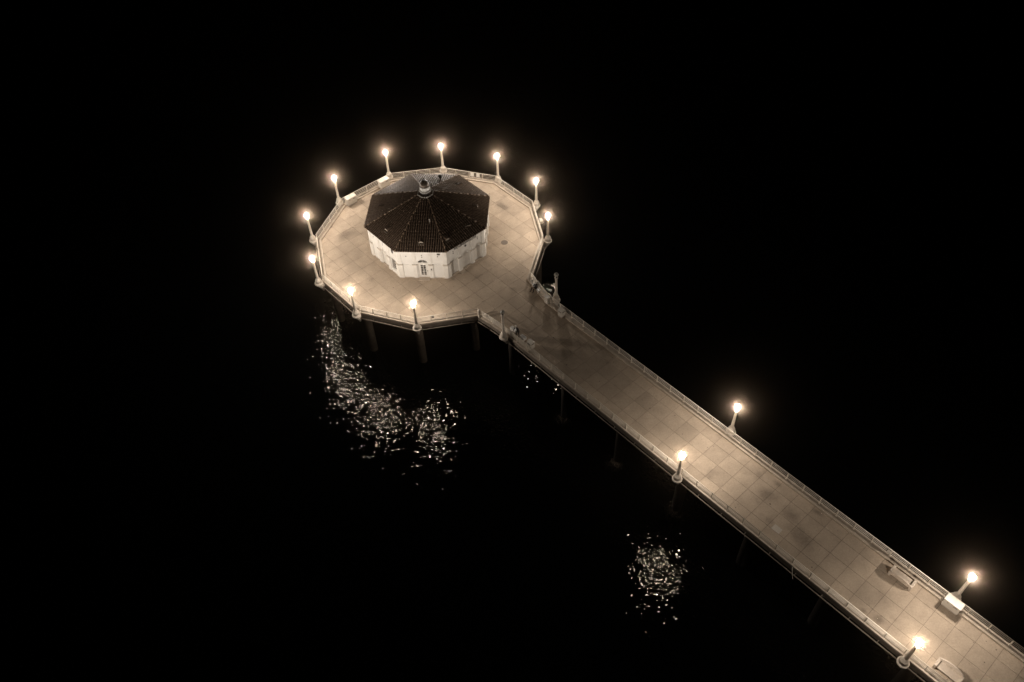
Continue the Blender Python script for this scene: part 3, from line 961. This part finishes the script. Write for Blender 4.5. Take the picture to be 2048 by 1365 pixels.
# cable that hangs out from the near pier edge
pts = []
for i in range(9):
    t = i / 8; xx, yy = sn(51.6 + 0.5 * t, -3.42 - 0.30 * math.sin(t * math.pi * 0.7))
    pts.append((xx, yy, 0.10 - 0.1 * t - 1.0 * t * t))
k = MB(); k.tube(pts, 0.018, 6); o = k.build('loose_cable', M['rail']); tag(o, 'loose pale cable dangling from the near edge of the pier', 'cable')

# ------------------------------------------------------------------ people and their gear
def skin_body(name, joints, edges, mat, parent, root_i=0, sub=2):
    me = bpy.data.meshes.new(name)
    me.from_pydata([j[0] for j in joints], edges, [])
    o = bpy.data.objects.new(name, me); C.objects.link(o)
    md = o.modifiers.new('skin', 'SKIN'); md.use_smooth_shade = True
    sv = me.skin_vertices[0].data
    for i, j in enumerate(joints):
        r = j[1]; sv[i].radius = (r, r) if not isinstance(r, tuple) else r
    sv[root_i].use_root = True
    ms = o.modifiers.new('sub', 'SUBSURF'); ms.levels = sub; ms.render_levels = sub
    dg = bpy.context.evaluated_depsgraph_get()
    me2 = bpy.data.meshes.new_from_object(o.evaluated_get(dg))
    bpy.data.objects.remove(o)
    me2.materials.clear()
    return link(name, me2, mat, parent)

def person(x, y, z, rz, pose, label):
    """faces local +y"""
    root = tag(empty('person', (x, y, z), rz), label, 'person')
    if pose == 'lean':
        pel, chest, neck, head = (0, -0.06, 0.92), (0, 0.10, 1.28), (0, 0.16, 1.45), (0, 0.20, 1.60)
        knees = [(-0.11, -0.02, 0.50), (0.12, 0.03, 0.50)]; feet = [(-0.11, -0.08, 0.07), (0.13, -0.02, 0.07)]
        elb = [(-0.26, 0.26, 1.12), (0.26, 0.26, 1.12)]; hand = [(-0.12, 0.46, 1.10), (0.12, 0.46, 1.10)]
    else:
        pel, chest, neck, head = (0, 0.0, 0.11), (0, -0.06, 0.48), (0, -0.05, 0.66), (0, -0.01, 0.82)
        knees = [(-0.13, 0.42, 0.36), (0.15, 0.44, 0.33)]; feet = [(-0.14, 0.52, -0.08), (0.18, 0.58, -0.08)]
        elb = [(-0.27, 0.10, 0.30), (0.27, 0.10, 0.30)]; hand = [(-0.13, 0.34, 0.36), (0.13, 0.34, 0.36)]
    V3 = Vector
    shL = V3(chest) + V3((-0.19, 0.0, 0.10)); shR = V3(chest) + V3((0.19, 0.0, 0.10))
    hipL = V3(pel) + V3((-0.09, 0.0, -0.04)); hipR = V3(pel) + V3((0.09, 0.0, -0.04))
    mid = (V3(pel) + V3(chest)) / 2
    J = [(pel, (0.16, 0.12)), (tuple(mid), (0.15, 0.11)), (chest, (0.18, 0.12)), (neck, 0.06), (head, 0.085),
         (tuple(shL), 0.075), (elb[0], 0.052), (hand[0], 0.04), (tuple(shR), 0.075), (elb[1], 0.052), (hand[1], 0.04),
         (tuple(hipL), 0.10), (knees[0], 0.07), (feet[0], 0.05), (tuple(hipR), 0.10), (knees[1], 0.07), (feet[1], 0.05)]
    toes = [tuple(V3(f) + V3((0, 0.17, -0.02))) for f in feet]
    J += [(toes[0], 0.04), (toes[1], 0.04)]
    E_ = [(0, 1), (1, 2), (2, 3), (3, 4), (2, 5), (5, 6), (6, 7), (2, 8), (8, 9), (9, 10), (0, 11), (11, 12), (12, 13), (0, 14), (14, 15), (15, 16), (13, 17), (16, 18)]
    skin_body('body', J, E_, M['cloth_dark'], root)
    # head with nose and ears, hands with fingers
    k = MB(); Hm = Matrix.Translation(V3(head) + V3((0, 0.01, 0.03))) @ Matrix.Rotation(-0.25, 4, 'X')
    prof = [(0.02, -0.125), (0.06, -0.11), (0.078, -0.05), (0.088, 0.01), (0.086, 0.06), (0.06, 0.11), (0.02, 0.128)]
    k.lathe(prof, 14, True, Hm @ Matrix.Diagonal((0.93, 1.12, 1, 1)))
    k.box(-0.014, 0.014, 0.085, 0.118, -0.03, 0.015, Hm); k.box(-0.095, -0.075, -0.01, 0.03, -0.02, 0.03, Hm); k.box(0.075, 0.095, -0.01, 0.03, -0.02, 0.03, Hm)
    k.box(-0.03, 0.03, 0.085, 0.097, -0.065, -0.055, Hm)
    hd = k.build('head', M['skin'], root)
    k = MB()
    for sx in (-0.034, 0.034): k.box(sx - 0.012, sx + 0.012, 0.088, 0.096, 0.012, 0.022, Hm)
    k.build('eyes', M['hair'], hd)
    k = MB(); k.lathe([(0.105, 0.03), (0.106, 0.06), (0.085, 0.12), (0.03, 0.15)], 14, True, Hm @ Matrix.Diagonal((0.95, 1.12, 1, 1))); k.box(-0.075, 0.075, 0.07, 0.20, 0.035, 0.05, Hm)
    k.build('cap', M['cloth_pale'], hd)
    for h, el in zip(hand, elb):
        dv = (V3(h) - V3(el)).normalized(); k = MB()
        sd = dv.cross(V3((0, 0, 1))).normalized()
        base = V3(h)
        k.tube([base - dv * 0.02, base + dv * 0.05, base + dv * 0.085], 0.036, 8)
        for q in range(4):
            o_ = sd * (0.027 - 0.018 * q); ln = (0.060, 0.072, 0.066, 0.052)[q]
            k.tube([base + dv * 0.075 + o_, base + dv * (0.085 + ln * 0.5) + o_ + V3((0, 0, -0.008)), base + dv * (0.085 + ln * 0.75) + o_ + V3((0, 0, -0.035))], 0.009, 6)
        sg_ = 1 if h[0] < 0 else -1
        k.tube([base + dv * 0.02 + sd * 0.03 * sg_, base + dv * 0.06 + sd * 0.055 * sg_, base + dv * 0.09 + sd * 0.05 * sg_], 0.011, 6)
        k.build('hand', M['skin'], root)
    return root

x, y = sn(17.62, -2.62)
person(x, y, 0.005, PIER_ROT + math.pi, 'lean', 'person in dark clothes leaning on the left pier rail by the unlit lamp')
x, y = sn(13.92, 3.36)
person(x, y, 0.172, PIER_ROT + math.pi, 'sit', 'person in dark clothes sitting on the kerb against the right rail')

def cooler(s, n, z, rz, w, d, h, label, cat='cool box', name='cool_box'):
    x, y = sn(s, n)
    root = tag(empty(name, (x, y, z), PIER_ROT + rz), label, cat)
    k = MB(); k.box(-w / 2, w / 2, -d / 2, d / 2, 0.0, h * 0.78); k.build('body', M['plastic'], root, 0.02)
    k = MB(); k.box(-w / 2 - 0.015, w / 2 + 0.015, -d / 2 - 0.015, d / 2 + 0.015, h * 0.785, h); k.build('lid', M['plastic'], root, 0.02)
    k = MB(); k.tube([(-w / 2 - 0.02, 0, h * 0.6), (-w / 2 - 0.03, 0, h + 0.06), (w / 2 + 0.03, 0, h + 0.06), (w / 2 + 0.02, 0, h * 0.6)], 0.012, 6); k.build('handle', M['dark'], root)
cooler(18.22, -2.44, 0.005, 0.05, 0.62, 0.36, 0.36, 'white cool box on the deck beside the leaning person')
cooler(16.75, -2.40, 0.005, 0.1, 0.75, 0.34, 0.40, 'pale box on the deck behind the left-hand unlit lamp')
cooler(14.42, 3.30, 0.172, -0.2, 0.34, 0.26, 0.30, 'small white cool box on the kerb to the right of the seated person')
cooler(13.50, 3.50, 0.172, -0.2, 0.42, 0.26, 0.28, 'white cool box on the kerb just left of the seated person')
x, y = sn(13.05, 3.62)
root = tag(empty('bucket', (x, y, 0.172)), 'white bucket on the kerb at the top of the right rail of the pier entrance', 'bucket')
k = MB(); k.lathe([(0.12, 0.0), (0.155, 0.33), (0.165, 0.335), (0.165, 0.36), (0.14, 0.36), (0.115, 0.10)], 16); k.build('body', M['plastic'], root)
k = MB(); k.tube([(0.165 * math.cos(math.pi * i / 8), 0.02, 0.34 + 0.12 * math.sin(math.pi * i / 8)) for i in range(9)], 0.006, 5); k.build('handle', M['dark'], root)

# ------------------------------------------------------------------ foam where the swell breaks on the pier piles
k = MB(); rf = random.Random(3)
for (s, n, a0, a1, cnt) in ((39.6, -2.45, 2.6, 6.2, 1100), (32.1, -2.45, 2.9, 5.8, 900), (24.6, -2.45, 3.0, 5.5, 400)):
    cxp, cyp = sn(s, n)
    for q in range(cnt):
        a = rf.gauss((a0 + a1) / 2, (a1 - a0) / 4) + PA + 0.9; r = 0.50 + abs(rf.gauss(0.10, 0.42)); sz = rf.uniform(0.008, 0.030)
        px_, py_ = cxp + r * math.cos(a), cyp + r * math.sin(a)
        nn = rf.randint(4, 6); ph = rf.random() * 6.28
        vs = [(px_ + sz * rf.uniform(0.6, 1.5) * math.cos(ph + 6.283 * i / nn), py_ + sz * rf.uniform(0.5, 1.2) * math.sin(ph + 6.283 * i / nn), WATER_Z + 0.012 + rf.uniform(0, 0.01)) for i in range(nn)]
        k.add(vs, [tuple(range(nn))])
o = k.build('sea_foam', M['foam']); tag(o, 'thin foam around the feet of the pier piles', 'foam', kind='stuff')

# ------------------------------------------------------------------ thin mist added to give the lamps halos (strongly forward scattering)
k = MB(); k.box(-4500, 4500, -4500, 4500, WATER_Z - 1.0, 64.5)
hm = bpy.data.materials.new('halo_mist'); hm.use_nodes = True
nt = hm.node_tree; nt.nodes.clear()
o_ = nt.nodes.new('ShaderNodeOutputMaterial'); v_ = nt.nodes.new('ShaderNodeVolumePrincipled')
v_.inputs['Density'].default_value = 0.00050
v_.inputs['Anisotropy'].default_value = 0.9965
v_.inputs['Color'].default_value = (1.0, 0.76, 0.53, 1)
hm.cycles.volume_sampling = 'DISTANCE'
nt.links.new(v_.outputs[0], o_.inputs['Volume'])
hz = k.build('haze', hm); hz['kind'] = 'stuff'
